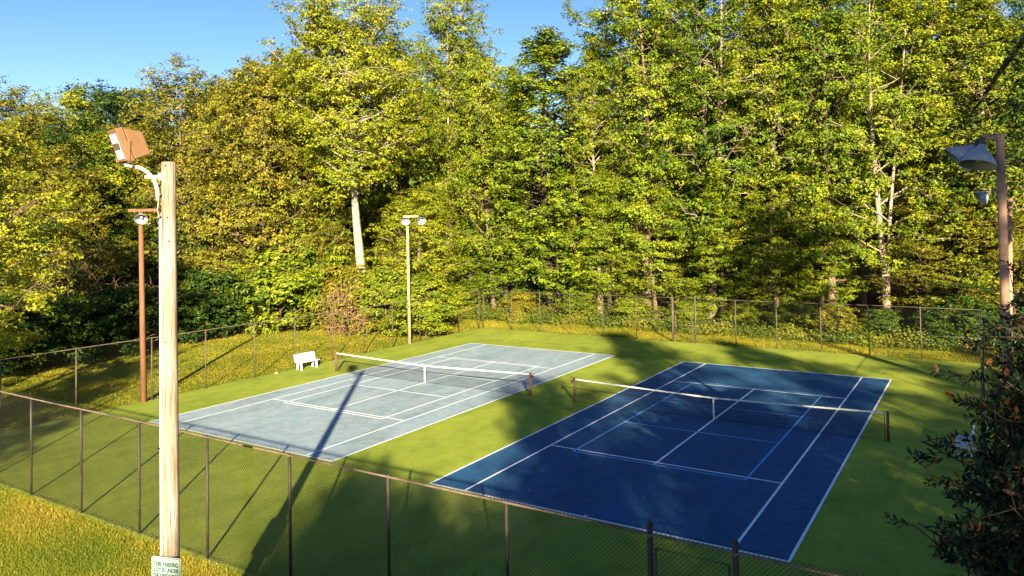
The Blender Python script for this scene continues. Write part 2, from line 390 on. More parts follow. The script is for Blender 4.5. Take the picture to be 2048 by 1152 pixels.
def fence(label, p0, p1, posts, H, mpost, mrail, pitch, rad, prad, rail_r=.022, top=.075, midrail=()):
    d = Vector((p1[0]-p0[0], p1[1]-p0[1])); L = d.length; rz = math.atan2(d.y, d.x)
    t = thing('chain_link_fence', label, 'fence', (p0[0], p0[1], 0), rz)
    chain(L, .03, H+top, pitch, rad, M['wire'], t)
    for s in posts:
        p = MB(); p.tube([(s, .03, -.05), (s, .03, H-.01)], prad, 10); p.tube([(s, .03, H-.01), (s, .03, H+.045)], [prad*1.08, prad*.4], 10)
        po = p.build('post', mpost, t, True)
    r = MB(); random.seed(int(L*10))
    ss = [0]+list(np.arange(1.4, L-1, 2.9))+[L]
    r.tube([(s, .004+random.uniform(-.008, .008), H+random.uniform(-.012, .012)) for s in ss], rail_r, 8); r.build('top_rail', mrail, t, True)
    w_ = MB(); w_.tube([(0, 0, .07), (L, 0, .06)], .004, 4); w_.build('tension_wire', M['wire'], t)
    for a, b_, z in midrail:
        r = MB(); r.tube([(a, .02, z), (b_, .02, z)], .018, 8); r.build('mid_rail', mrail, t, True)
    return t
H = 3.0
# near fence (y = -18.85), left corner at x = -24.5
nx = [-24.45, -21.6, -18.6, -15.66, -12.74, -9.82, -6.88, -3.88, -.92, 1.98]
nf = fence('long dark chain link fence across the foreground below the courts', (-24.5, -18.85), (9.45, -18.85),
           [x+24.5 for x in nx]+[7.9+24.5, 9.4+24.5], H, M['fence_near'], M['fence_rail'], .078, .0042, .036, top=.11)
def gate_near():
    for x in (4.80, 6.20):
        p = MB(); s = x+24.5; p.tube([(s, .03, -.05), (s, .03, H+.16)], .05, 12); p.tube([(s, .03, H+.16), (s, .03, H+.21)], [.058, .03], 12)
        po = p.build('gate_post', M['fence_near'], nf, True)
        for z in (H-.02, 2.2, 1.2):
            q = MB(); q.tube([(s, .03, z-.03), (s, .03, z+.03)], .059, 12); q.build('hinge_band', M['fence_rail'], po, True)
    g = MB(); a, b_ = 4.92+24.5, 6.12+24.5
    g.tube([(a, -.03, .1), (a, -.03, 2.82), (b_, -.03, 2.82), (b_, -.03, .1), (a, -.03, .1)], .021, 8); g.tube([(a, -.03, 1.2), (b_, -.03, 1.2)], .018, 8)
    gg = g.build('gate', M['fence_near'], nf, True)
gate_near()
def at_fence_left(ys): return ys
ly = [-18.8, -15.9, -12.9, -9.35, -6.4, -3.35, -.5, 2.45, 5.2, 8.0, 10.9, 13.1, 15.6, 18.3]
fence('chain link fence along the left side beside the mown lawn', (-24.5, -18.85), (-24.5, 18.75), [y+18.85 for y in ly], H,
      M['fence_far'], M['fence_rail'], .11, .0017, .032, .018, midrail=[(34.4, 37.6, 1.65)])
fx = [-24.45, -21.75, -19.2, -16.6, -13.9, -11.3, -8.55, -7.05, -4.3, -1.7, .95, 3.65, 6.4, 9.35]
ff = fence('chain link fence along the far side in front of the tall trees', (-24.5, 18.75), (9.45, 18.75), [x+24.5 for x in fx], H,
           M['fence_far'], M['fence_far'], .11, .0017, .032, .016, midrail=[(0, 2.7, 1.65), (13.2, 15.9, 1.45), (17.5, 20.0, 1.45), (31, 33.9, 1.4)])
g = MB(); a, b_ = 16.12, 17.28
g.tube([(a, -.04, .1), (a, -.04, 2.1), (b_, -.04, 2.1), (b_, -.04, .1), (a, -.04, .1)], .024, 8); g.tube([(a, -.04, 1.15), (b_, -.04, 1.15)], .02, 8)
g.build('gate', M['fence_far'], ff, True); g = MB(); g.tube([(15.95, .02, 2.2), (17.45, .02, 2.2)], .022, 8); g.build('gate_header', M['fence_far'], ff, True)
for s in (15.88, 17.5):
    p = MB(); p.tube([(s, .0, 0), (s, .0, 3.2)], .045, 10); p.build('gate_post', M['fence_far'], ff, True)
fence('chain link fence along the shaded right side behind the glossy dark shrub', (9.45, -18.85), (9.45, 18.75), [y+18.85 for y in (-15.9, -12.9, -9.9, -6.9, -4, -1.2, 1.8, 4.6, 7.5, 10.3, 13.1, 16, 18.7)], H,
      M['fence_far'], M['fence_far'], .11, .0017, .03, .016)
# ------------------------------------------------------------------ court light poles
def dirM(loc, d):
    q = Vector(d).normalized().to_track_quat('Z', 'Y'); return Matrix.Translation(loc) @ q.to_matrix().to_4x4()
def lamp_head(parent, loc, d, R=.33):
    """reflector cone opening along d; loc is the socket end"""
    Mx = dirM(loc, d); k = R/.33
    h = MB(); prof = [(.05, 0), (.055, .12), (.09, .2), (.16, .28), (.24, .38), (.30, .48), (.33, .56), (.345, .57)]
    h.lathe([(r*k, z*k) for r, z in prof], Mx, 28); o = h.build('lamp_shade', M['reflector'], parent, True)
    s_ = o.modifiers.new('solid', 'SOLIDIFY'); s_.thickness = .008; s_.offset = 1
    b_ = MB(); b_.lathe([(.001, .5*k), (.04*k, .49*k), (.07*k, .42*k), (.07*k, .34*k), (.035*k, .22*k), (.03*k, .1*k)], Mx, 14); b_.build('bulb', M['bulb'], o, True)
    n_ = MB(); n_.lathe([(.001, -.03*k), (.06*k, -.03*k), (.065*k, .13*k)], Mx, 14); n_.build('socket', M['fence_far'], o, True)
def light_pole(label, x, y, h, r0, r1, m, bar, heads, lean=(0, 0)):
    t = thing('light_pole', label, 'light pole', (x, y, -.1), 0, 'court light poles')
    p = MB(); p.tube([(0, 0, 0), (lean[0]*.5, lean[1]*.5, h/2), (lean[0], lean[1], h)], [r0, (r0+r1)/2, r1], 14); p.build('pole', m, t, True)
    bx = MB(); (x0, y0), (x1, y1) = bar; a = math.atan2(y1-y0, x1-x0); L = math.hypot(x1-x0, y1-y0)
    bx.mbox(Matrix.Translation((lean[0]+(x0+x1)/2, lean[1]+(y0+y1)/2, h+.02)) @ Matrix.Rotation(a, 4, 'Z'), (L, .13, .14)); bx.build('crossbar', m, t, bevel=.01)
    for (hx, hy, hz), d, R in heads: lamp_head(t, (lean[0]+hx, lean[1]+hy, h+hz), d, R)
    return t
light_pole('brown light pole at the left fence nearest the wooden pole', -24.55, -9.75, 9.25, .145, .10, M['rust_pole'], ((-.5, -.3), (.75, .4)),
           [((.1, .02, -.1), (.55, -.45, -.62), .29), ((.80, .5, -.1), (.6, -.1, -.55), .30)], (-.02, -.12))
light_pole('tan light pole at the left fence near the far corner of the courts', -24.6, 9.84, 9.0, .12, .09, M['tan_pole'], ((-.25, -.15), (.65, .45)),
           [((-.1, -.05, -.08), (.5, -.6, -.45), .30), ((.7, .5, -.05), (.6, -.35, -.45), .30)], (-.03, -.05))
light_pole('tall brown light pole with two big cone lamps rising above the dark shrub', 9.95, -9.8, 10.1, .115, .088, M['dark_pole'], ((-.36, -.05), (.08, .1)),
           [((-.34, -.25, -.05), (-.16, -.22, -.85), .37), ((-.42, .25, -.06), (-.6, -.1, -.55), .37)], (.04, 0))
light_pole('light pole at the right fence showing one cone lamp beside the tall brown pole', 10.4, 9.84, 9.5, .12, .09, M['dark_pole'], ((-.8, -.1), (.05, .02)),
           [((-.72, -.1, -.02), (-.62, -.25, -.5), .35)], (.3, 0))

# ------------------------------------------------------------------ wooden pole with floodlight
def wood_pole():
    bx, by = -2.17, -22.84; top = 9.31
    t = thing('wooden_pole', 'weathered timber utility pole in the foreground carrying a floodlight', 'utility pole', (bx, by, -.1))
    p = MB(); hs = np.linspace(0, top+.1, 16); p.tube([(-.005*h, .0, h) for h in hs], [.143-.0030*h for h in hs], 20); p.build('pole', M['timber'], t, True)
    rt = Vector((_r.x, _r.y, 0)).normalized(); fw = Vector((_f.x, _f.y, 0)).normalized()
    def P(r, f, z): return (rt*r+fw*f+Vector((-.005*z, 0, z)))
    def L(*pts): return [tuple(P(*q)) for q in pts]
    z0 = 9.41
    # curved arm
    a = MB(); arm = [(-.18, -.02, z0-.66), (-.185, -.02, z0-.5), (-.21, -.02, z0-.38), (-.27, -.02, z0-.26), (-.36, -.02, z0-.16), (-.48, -.02, z0-.09), (-.60, -.02, z0-.06), (-.74, -.02, z0-.04)]
    a.tube(L(*arm), .033, 12); ar = a.build('arm', M['pipe'], t, True)
    a = MB(); a.tube(L((-.40, -.02, z0-.25), (-.12, -.02, z0-.25)), .03, 4); a.tube(L((-.13, -.05, z0-.31), (-.13, -.05, z0-.19)), .03, 6); a.build('bracket', M['pipe'], ar)
    for pa, pb in (((-.55, -.02, z0-.072), (-.60, -.02, z0-.06)), ((-.74, -.02, z0-.04), (-.80, -.02, z0-.02))):
        a = MB(); a.tube(L(pa, pb), .038, 12); a.build('arm_sleeve', M['black'], ar, True)
    # conduit and straps
    c = MB(); c.tube(L((-.155, -.04, 0), (-.135, -.03, z0-1.0), (-.130, -.02, z0-.98)), .021, 8); cdt = c.build('conduit', M['conduit'], t, True)
    for z in (4.55, 1.95, 7.0):
        c = MB(); c.tube(L((-.21, -.04, z), (-.13, -.12, z+.01)), .012, 6); c.build('conduit_strap', M['black'], cdt)
    c = MB(); c.tube(L((-.16, -.02, z0-.95), (-.19, -.02, z0-.82), (-.17, -.02, z0-.66)), .008, 6); c.build('cable', M['pipe'], t, True)
    for z, r, q in ((z0-.56, -.09, .02), (z0-.06, 0, .013), (z0-.95, .03, .011), (6.35, -.02, .011), (z0-1.35, .05, .011)):
        c = MB(); c.tube(L((r, -.10, z), (r, -.155, z)), q, 8); c.build('bolt', M['fence_rail'], t)
    # floodlight: deep box tilted, lens facing down-left; axes in pole frame
    fl = thing('floodlight', 'bronze box floodlight on the curved arm atop the wooden pole', 'floodlight', (0, 0, 0))
    fl.location = Vector((bx, by, -.1)) + P(-.83, -.10, z0+.27)
    out = (rt*(-.66)+fw*(-.66)+Vector((0, 0, -.34))).normalized()     # lens normal
    side = Vector((0, 0, 1)).cross(out).normalized(); upv = out.cross(side).normalized()
    # roll the box within the view
    Rm = Matrix((( side.x, upv.x, out.x), (side.y, upv.y, out.y), (side.z, upv.z, out.z))).to_4x4()
    RB = Rm
    def bm_box(prof_w, prof_h, d0, d1, w1, h1):
        V = []
        for (ww, hh, d) in ((prof_w, prof_h, d0), (w1, h1, d1)):
            for sx, sy in ((-1, -1), (1, -1), (1, 1), (-1, 1)): V.append(tuple(RB @ Vector((sx*ww/2, sy*hh/2, d))))
        return V, [(3, 2, 1, 0), (4, 5, 6, 7), (0, 1, 5, 4), (1, 2, 6, 5), (2, 3, 7, 6), (3, 0, 4, 7)]
    h = MB(); VV, FF = bm_box(.36, .40, -.42, -.13, .42, .56); dn = RB.to_3x3() @ Vector((0, -.07, 0)); VV = [tuple(Vector(v)+dn) if q < 4 else v for q, v in enumerate(VV)]; h.add(VV, FF); bo = h.build('housing', M['bronze'], fl, bevel=.02)
    h = MB(); h.add(*bm_box(.44, .60, -.12, .0, .44, .60)); dr = h.build('door_frame', M['bronze'], fl, bevel=.012)
    h = MB(); h.add(*bm_box(.31, .44, .001, .006, .31, .44)); gl = h.build('lens', M['bulb'], dr)
    h = MB(); h.add(*bm_box(.29, .12, .007, .010, .29, .12)); h.build('reflector_band', M['fence_far'], gl)
    y = MB()
    for s in (-1, 1):
        a_ = Vector(RB @ Vector((s*.228, 0, -.10))); ctr_ = a_+Vector((0, 0, -.11)); fn = Vector((out.x, out.y, 0)).normalized()
        y.mbox(Matrix(((side.x, fn.x, 0, ctr_.x), (side.y, fn.y, 0, ctr_.y), (0, 0, 1, ctr_.z), (0, 0, 0, 1))), (.014, .085, .34))
    c_ = Vector(RB @ Vector((0, 0, -.10))); y.mbox(Matrix(((side.x, fn.x, 0, c_.x), (side.y, fn.y, 0, c_.y), (0, 0, 1, c_.z-.28), (0, 0, 0, 1))), (.47, .085, .014)); y.build('yoke', M['bronze'], fl, bevel=.004)
    y = MB(); pc = Vector(RB @ Vector((0, .29, -.14))); y.tube([tuple(pc), tuple(pc+Vector((0, 0, .05))), tuple(pc+Vector((0, 0, .09)))], [.04, .042, .025], 12); y.build('photocell', M['black'], fl, True)
    # sign
    sg = thing('parking_sign', 'white parking sign with green lettering fixed to the wooden pole', 'sign', (0, 0, 0))
    ctr = Vector((bx, by, -.1))+P(.0, -.20, 0); ctr.z = 2.70-.38
    nrm = (-fw)*math.cos(RAD(13))+(-rt)*math.sin(RAD(13)); sg.location = ctr
    sg.rotation_euler = (RAD(0), 0, math.atan2(nrm.y, nrm.x)+math.pi/2)
    def rrect(mb, w_, h_, r, y, inner=None):
        def ring(w_, h_, r):
            pts = []
            for cx, cz, a0 in ((w_/2-r, h_/2-r, 0), (-w_/2+r, h_/2-r, 90), (-w_/2+r, -h_/2+r, 180), (w_/2-r, -h_/2+r, 270)):
                for j in range(6):
                    a = RAD(a0+j*18); pts.append((cx+r*math.cos(a), y, cz+r*math.sin(a)))
            return pts
        o_ = ring(w_, h_, r); n = len(o_)
        if inner:
            i_ = ring(*inner); mb.add(o_+i_, [(k_, k_+n, (k_+1) % n+n, (k_+1) % n) for k_ in range(n)])
        else:
            bk = [(p[0], y+.004, p[2]) for p in o_]
            mb.add(o_+bk, [tuple(range(n-1, -1, -1)), tuple(range(n, 2*n))]+[(k_, (k_+1) % n, (k_+1) % n+n, k_+n) for k_ in range(n)])
    s_ = MB(); rrect(s_, .56, .76, .045, 0); s_.build('sign_plate', M['sign_white'], sg)
    s_ = MB(); rrect(s_, .53, .73, .035, -.002, (.514, .714, .03)); s_.build('border', M['sign_green'], sg)
    s_ = MB(); s_.tube([(0, 0, .315), (0, -.008, .315)], .009, 8); s_.build('screw', M['black'], sg)
    for i, tx in enumerate(('THIS PARKING', 'LOT IS UNDER', 'THE JURISDICTION')):
        cu = bpy.data.curves.new('lettering', 'FONT'); cu.body = tx; cu.size = .098; cu.align_x = 'CENTER'; cu.extrude = .0006; cu.offset = .0035
        tmp = bpy.data.objects.new('tmp', cu); scene.collection.objects.link(tmp); bpy.context.view_layer.update()
        me = bpy.data.meshes.new_from_object(tmp.evaluated_get(bpy.context.evaluated_depsgraph_get())); bpy.data.objects.remove(tmp)
        me.materials.clear(); me.materials.append(M['sign_green']); to = bpy.data.objects.new('lettering', me); scene.collection.objects.link(to)
        to.scale = (.74 if i < 2 else .60, 1, 1); to.rotation_euler = (RAD(90), 0, 0); to.location = (0, -.003, .225-.095*i); to.parent = sg
wood_pole()

# ------------------------------------------------------------------ benches
def bench(label, loc, rz, skid=False):
    t = thing('park_bench', label, 'bench', loc, rz)      # local: length along y, seat faces +x
    for i, z in enumerate((.52, .665, .81)):
        m = MB(); m.mbox(Matrix.Translation((-.20-.035*i, 0, z)) @ Matrix.Rotation(RAD(-13), 4, 'Y'), (.035, 1.5, .128)); m.build('back_slat', M['bench'], t, bevel=.01)
    for i, x in enumerate((-.10, .05, .20)):
        m = MB(); m.box((x, 0, .43), (.13, 1.5, .035)); m.build('seat_slat', M['bench'], t, bevel=.008)
    for y in (-.55, .55):
        m = MB()
        m.mbox(Matrix.Translation((-.16, y, .2)) @ Matrix.Rotation(RAD(10), 4, 'Y'), (.10, .09, .43))
        m.mbox(Matrix.Translation((.16, y, .2)) @ Matrix.Rotation(RAD(-10), 4, 'Y'), (.10, .09, .43))
        m.box((0, y, .385), (.46, .086, .06)); m.mbox(Matrix.Translation((-.235, y, .64)) @ Matrix.Rotation(RAD(-13), 4, 'Y'), (.06, .085, .50))
        if skid: m.box((0, y, .03), (.62, .10, .06))
        m.build('leg', M['bench'], t, bevel=.008)
bench('white plastic bench in the sun on the left edge of the courts', (-24.02, -.05, .0), RAD(-3))
bench('white bench in shade half hidden by the glossy dark shrub', (8.85, -.15, .0), RAD(180), True)
# ------------------------------------------------------------------ foliage
def leaves(C, U, size, rng, tint, up=.55, out=.6, aspect=.62):
    """kite shaped folded leaves. C centres (n,3), U outward unit vectors (n,3)"""
    n = len(C); R_ = rng.normal(size=(n, 3)); R_ /= np.linalg.norm(R_, axis=1)[:, None]+1e-9
    N = up*np.array((0, 0, 1.))+out*U+.52*R_; N /= np.linalg.norm(N, axis=1)[:, None]+1e-9
    T = rng.normal(size=(n, 3)); T -= (T*N).sum(1)[:, None]*N; T /= np.linalg.norm(T, axis=1)[:, None]+1e-9
    B = np.cross(N, T); s = (size*rng.uniform(.6, 1.35, n))[:, None]
    v0 = C-T*s*.5; v1 = C+B*s*aspect*.5+N*s*.1-T*s*.05; v2 = C+T*s*.5-N*s*.08; v3 = C-B*s*aspect*.5+N*s*.1-T*s*.05
    V = np.stack([v0, v1, v2, v3], 1).reshape(-1, 3); F = np.arange(4*n).reshape(n, 4)
    return V, F, tint

def grow(seed, H_, R_, base, nl, nclump, leaf, prof='oval', rad0=None, per=26, flat=.5, lean=0, cl=.75, forks=1, droop=.0, top=.97, bare=0.0):
    """returns (wood MB, leaf centres, outward, tint)"""
    rng = np.random.default_rng(seed); wd = MB(); rad0 = rad0 or H_*.011+.03
    tr = []
    for f in range(forks):
        a = rng.uniform(0, 6.28); sp = 0 if forks == 1 else R_*.35
        hs = np.linspace(0, H_*top*(1-.08*f), 9); ph = rng.uniform(0, 6.28, 2)
        pts = np.stack([lean*hs/H_*math.cos(1.0)+sp*math.cos(a+f*2.2)*(hs/H_)**1.3+.02*H_*np.sin(hs/H_*4+ph[0])*hs/H_, lean*hs/H_*math.sin(1.0)+sp*math.sin(a+f*2.2)*(hs/H_)**1.3+.02*H_*np.sin(hs/H_*3.3+ph[1])*hs/H_, hs], 1)
        rr = rad0*(1-.35*f)*(1-.92*(hs/hs[-1])**.9); rr[0] *= 1.25
        wd.tube(pts, rr, 7); tr.append((pts, rr))
    CC = []; CO = []; CT = []; CR = []
    for i in range(nl):
        pts, rr = tr[i % forks]; t = base+(1-base)*((i+rng.uniform(0, 1))/nl)**.92; z = t*pts[-1][2]
        k = np.array([np.interp(z, pts[:, 2], pts[:, j]) for j in range(3)]); r0 = np.interp(z, pts[:, 2], rr)
        tt = (t-base)/(1-base)
        if prof == 'oval': pr = math.sin(math.pi*min(1, .18+.82*tt))**.6*(1 if tt < .6 else 1.02)
        elif prof == 'cone': pr = 1.02*(1-tt)**.75+.06
        elif prof == 'point': pr = 1.05*(1-tt)**.5*min(1, .6+tt*1.6)+.04
        elif prof == 'vase': pr = .35+.75*math.sin(math.pi*min(1, .1+.75*tt))
        elif prof == 'column': pr = .85*(1-tt**4)+.15
        elif prof == 'dome': pr = math.sqrt(max(0, 1-tt*tt))*1.0+.1
        pr *= rng.uniform(.62, 1.15); Lb = max(.4, R_*pr); az = i*2.399+rng.uniform(-.5, .5); el = RAD(rng.uniform(5, 35)+tt*28)
        d = np.array((math.cos(az)*math.cos(el), math.sin(az)*math.cos(el), math.sin(el)))
        m = 6; q = np.linspace(0, 1, m)[:, None]; path = k+d*Lb*q; path[:, 2] += (-droop*Lb)*q[:, 0]**2+rng.normal(0, .05*Lb, m)*q[:, 0]
        path[:, :2] += rng.normal(0, .05*Lb, (m, 2))*q
        wd.tube(path, np.maximum(.012, min(r0*.5, .010*Lb+.02)*(1-.85*q[:, 0])), 5, False)
        nc = max(2, int(nclump*(.4+.6*pr)))
        for j in range(nc):
            s = rng.uniform(.22, 1.02)**.7; c = np.array([np.interp(s, q[:, 0], path[:, x]) for x in range(3)])
            side = np.cross(d, (0, 0, 1)); side /= np.linalg.norm(side)+1e-9
            off = side*rng.normal(0, .27)*Lb*.85+np.array((0, 0, 1))*rng.normal(.02, .10)*Lb
            e = c+off
            if np.linalg.norm(off) > .5: wd.tube([c-d*.2*Lb*s*.5, c+off*.5+(0, 0, .03), e], [.018, .013, .006], 3, False)
            if rng.uniform() < bare: continue
            CC.append(e); CR.append(cl*rng.uniform(.6, 1.3)); CT.append(rng.normal(0, .13)); CO.append(np.array((e[0]-k[0], e[1]-k[1], .25*R_)))
    CC = np.array(CC); CR = np.array(CR); CT = np.array(CT); CO = np.array(CO); CO /= np.linalg.norm(CO, axis=1)[:, None]+1e-9
    tf = 7; nt_ = max(3, int(per*.38)); m_ = len(CC)*nt_; ti_ = np.repeat(np.arange(len(CC)), nt_); g = rng.normal(size=(m_, 3))
    g /= np.linalg.norm(g, axis=1)[:, None]; g *= (rng.uniform(0, 1, m_)**.4)[:, None]
    TP = CC[ti_]+g*CR[ti_][:, None]*np.array((1, 1, flat)); TP[:, 2] -= .18*(g[:, 0]**2+g[:, 1]**2)*CR[ti_]
    n = m_*tf; idx = np.repeat(ti_, tf); g = np.repeat(g, tf, 0); k_ = rng.normal(size=(n, 3))*leaf*np.array((.62, .62, .38))
    tt_ = np.repeat(rng.normal(0, .10, m_), tf); P = np.repeat(TP, tf, 0)+k_; g = g+k_/leaf*.35
    P[:, 2] = np.maximum(P[:, 2], .12)
    U_ = .7*CO[idx]+.6*g; U_ /= np.linalg.norm(U_, axis=1)[:, None]+1e-9
    tint = np.clip(.5+CT[idx]+tt_+rng.normal(0, .10, n), 0, 1)
    return wd, P, U_, tint

def make_tree(name, label, cat, seed, leafm, barkm, H_, R_, leaf=.24, group=None, up=.5, vine=0, parts=('trunk', 'crown'), **kw):
    wd, P, U_, tint = grow(seed, H_, R_, kw.pop('base', .15), kw.pop('nl', 46), kw.pop('nclump', 11), leaf, **kw)
    t = thing(name, label, cat, (0, 0, 0), 0, group)
    wd.build(parts[0], barkm, t, True)
    rng = np.random.default_rng(seed+99)
    if vine:
        n = 3500; z = rng.uniform(.5, H_*vine, n); a = rng.uniform(0, 6.28, n); rr = .25+rng.uniform(0, .35, n)*(1+.5*np.sin(z*1.3))
        tr = np.array(wd.v[0]).reshape(9, 7, 3).mean(1)
        q = np.stack([np.interp(z, tr[:, 2], tr[:, 0])+rr*np.cos(a), np.interp(z, tr[:, 2], tr[:, 1])+rr*np.sin(a), z], 1)
        P = np.concatenate([P, q]); U_ = np.concatenate([U_, np.stack([np.cos(a), np.sin(a), 0*a], 1)]); tint = np.concatenate([tint, np.clip(rng.normal(.6, .15, n), 0, 1)])
    V, F, ti = leaves(P, U_, leaf, rng, tint, up=up)
    fastmesh(parts[1], V, F, leafm, t, ti)
    return t

# prototypes (each later moved to its first place)
PR = {}
def proto(key, *a, **kw): PR[key] = [make_tree(*a, **kw), False]
proto('tulip', 'poplar_tree', None, 'tree', 11, M['leaf_mid'], M['bark_grey'], 27, 5.2, .205, base=.12, nl=72, nclump=12, prof='column', cl=.8)
proto('tulip2', 'poplar_tree', None, 'tree', 12, M['leaf_mid'], M['bark_pale'], 27, 5.6, .205, base=.16, nl=66, nclump=12, prof='oval', cl=.85, forks=2)
proto('tulip3', 'poplar_tree', None, 'tree', 13, M['leaf_yellow'], M['bark_pale'], 27, 5.0, .205, base=.10, nl=74, nclump=11, prof='column', cl=.75, droop=.15)
proto('cone', 'broadleaf_tree', None, 'tree', 14, M['leaf_mid'], M['bark_dark'], 24, 4.8, .195, base=.06, nl=76, nclump=12, prof='cone', cl=.8, droop=.1)
proto('point', 'broadleaf_tree', None, 'tree', 24, M['leaf_mid'], M['bark_dark'], 24, 5.6, .205, base=.06, nl=84, nclump=12, prof='point', cl=.85, droop=.1)
proto('sycamore', 'sycamore_tree', None, 'tree', 15, M['leaf_yellow'], M['bark_pale'], 26, 5.6, .205, base=.30, nl=64, nclump=12, prof='vase', cl=.85, forks=2, rad0=.42)
proto('sycamore2', 'sycamore_tree', None, 'tree', 16, M['leaf_yellow'], M['bark_pale'], 27, 4.8, .205, base=.16, nl=66, nclump=11, prof='oval', cl=.8, rad0=.34, bare=.08)
proto('oak', 'oak_tree', None, 'tree', 17, M['leaf_olive'], M['bark_grey'], 20, 6.4, .205, base=.18, nl=52, nclump=15, prof='dome', cl=.95, forks=2)
proto('oak2', 'oak_tree', None, 'tree', 18, M['leaf_yellow'], M['bark_grey'], 20, 6.0, .205, base=.15, nl=56, nclump=14, prof='oval', cl=.95, forks=2)
proto('dark', 'evergreen_tree', None, 'tree', 19, M['leaf_dark'], M['bark_dark'], 18, 6.0, .195, base=.08, nl=58, nclump=15, prof='dome', cl=.9)
proto('shrub', 'bush', None, 'bush', 20, M['leaf_yellow'], M['bark_grey'], 4.5, 2.7, .21, base=.05, nl=26, nclump=11, prof='dome', cl=.55, per=22)
proto('shrub2', 'bush', None, 'bush', 21, M['leaf_olive'], M['bark_grey'], 3.6, 2.5, .20, base=.05, nl=24, nclump=11, prof='dome', cl=.5, per=20, bare=.1)
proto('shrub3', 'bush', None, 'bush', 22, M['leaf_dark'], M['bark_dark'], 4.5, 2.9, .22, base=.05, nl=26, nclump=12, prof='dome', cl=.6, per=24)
PH = dict(point=24, tulip=27, tulip2=27, tulip3=27, cone=24, sycamore=26, sycamore2=27, oak=20, oak2=20, dark=18, shrub=4.5, shrub2=3.6, shrub3=4.5)
CNT = [0]
def place(key, x, y, h, label, wide=1.0, group=None, rz=None, name=None, tilt=0, cat=None):
    CNT[0] += 1; rng = random.Random(CNT[0]*7+3); P_, used = PR[key]
    o = copy_tree(P_) if used else P_; PR[key][1] = True
    s = h/PH[key]; o.location = (x, y, float(terr(x, y))-.05)
    o.scale = (s*wide, s*wide*rng.uniform(.93, 1.07), s); o.rotation_euler = (tilt, 0, rng.uniform(0, 6.28) if rz is None else rz)
    if name: o.name = name
    return tag(o, label, cat, group)
def dist_to_y(px, yw):
    d = ray(px, 450); return (yw-CAM.y)*math.hypot(d.x, d.y)/d.y
def tree(key, px, D, topy, label, wide=1.0, group=None, **kw):
    if D < 0: D = dist_to_y(px, -D)                 # negative: a line parallel to the far fence
    x, y = at(px, D); h = (zat(px, topy, D)-float(terr(x, y)))*.965; return place(key, x, y, h, label, wide/(h/PH[key])*(h/PH[key])**.5, group, **kw)
FR = 'tall trees standing behind the courts'
T = [
 # key, px, D, top, label, wide
 ('tulip', 1290, -28.0, -130, 'tall green tree rising out of the picture left of the far gate', 1.0),
 ('tulip2', 1420, -28.0, -160, 'very tall tree with forked pale stem right behind the far gate', 1.0),
 ('tulip3', 1545, -28.0, -120, 'tall leafy tree just right of the far gate', .95),
 ('tulip', 1660, -28.0, -150, 'tall dense green tree right of centre behind the far fence', 1.0),
 ('tulip2', 1770, -28.0, -90, 'tall tree behind the right end of the far fence beside the pale white stem', .9),
 ('sycamore2', 1868, -29.8, -130, 'tall white stemmed tree with peeling bark left of the tall brown pole', 1.0),
 ('tulip3', 1965, -28.0, -60, 'leafy tree directly behind the cone lamps of the tall brown pole', 1.0),
 ('point', 1098, -29.8, 34, 'pointed green tree whose tip stands alone against the sky', 1.5),
 ('tulip3', 1195, -28.0, 70, 'vine hung yellow green tree right of the pointed tree', .8),
 ('sycamore', 893, -29.8, -20, 'tallest pale trunked tree in the middle reaching the top of the picture', .95),
 ('tulip2', 2065, -34, -130, 'tall tree at the right picture edge above the cone lamps', 1.0),
 ('oak2', 985, -28.0, 95, 'rounded tree between the tallest middle tree and the pointed tree', .8),
 ('sycamore', 722, 60.0, 18, 'big yellow green tree with a thick white leaning trunk left of the tan pole', 1.0),
 ('oak2', 610, 66.0, 85, 'yellow green tree left of the white leaning trunk', .95),
 ('oak', 505, 64.0, 108, 'broad olive tree with spreading pale limbs right of the wooden pole top', .95),
 ('oak', 400, 68.0, 128, 'round topped tree just right of the wooden pole top', 1.0),
 ('dark', 240, 78.0, 175, 'dark green spreading tree on the skyline above the floodlight', 1.25),
 ('oak2', 130, 80.0, 155, 'round crowned tree on the left skyline beside the dark tree', 1.0),
 ('oak', 40, 72.0, 160, 'olive tree at the far left end of the skyline', 1.0),
]
T = [q for q in T if q[1] != 722]
_x, _y = at(737, 60.5)
_t = make_tree('sycamore_tree', 'big yellow green tree with a thick white leaning trunk left of the tan pole', 'tree', 61, M['leaf_yellow'], M['bark_white'], 24.0, 6.3, .205, group=FR, base=.46, nl=84, nclump=15, prof='vase', cl=.85, forks=1, rad0=.5, lean=-2.4)
_t.location = (_x, _y, float(terr(_x, _y))-.1); _t.rotation_euler = (0, 0, 0)
def thicket(label, px, D, h, R_, seed):
    rng = np.random.default_rng(seed); x, y = at(px, D); t = thing('dry_thicket', label, 'thicket', (x, y, float(terr(x, y))-.05), 0, 'tangles of dry vines and twigs')
    m = MB()
    for i in range(230):
        a = rng.uniform(0, 6.28); r0 = R_*rng.uniform(0, 1)**.5; z = h*rng.uniform(.0, .75); p = np.array((r0*math.cos(a), r0*math.sin(a), z)); d = rng.normal(0, .5, 3)+(0, 0, .9); pts = [p]
        for k in range(4):
            d = d+rng.normal(0, .45, 3)-(0, 0, .2); pts.append(pts[-1]+d/np.linalg.norm(d)*rng.uniform(.25, .5)); pts[-1][2] = max(pts[-1][2], .05)
        m.tube(pts, [.03, .025, .02, .014, .006], 3, False)
    m.build('vines', M['dry'], t)
    s_ = MB(); s_.tube([(0, 0, 0), (.1, 0, h*.5), (.2, .1, h*.85)], [.09, .06, .02], 6); s_.build('stem', M['bark_dark'], t, True)
thicket('brown tangle of dry vines left of the white leaning trunk', 690, 58.5, 4.6, 1.7, 5)
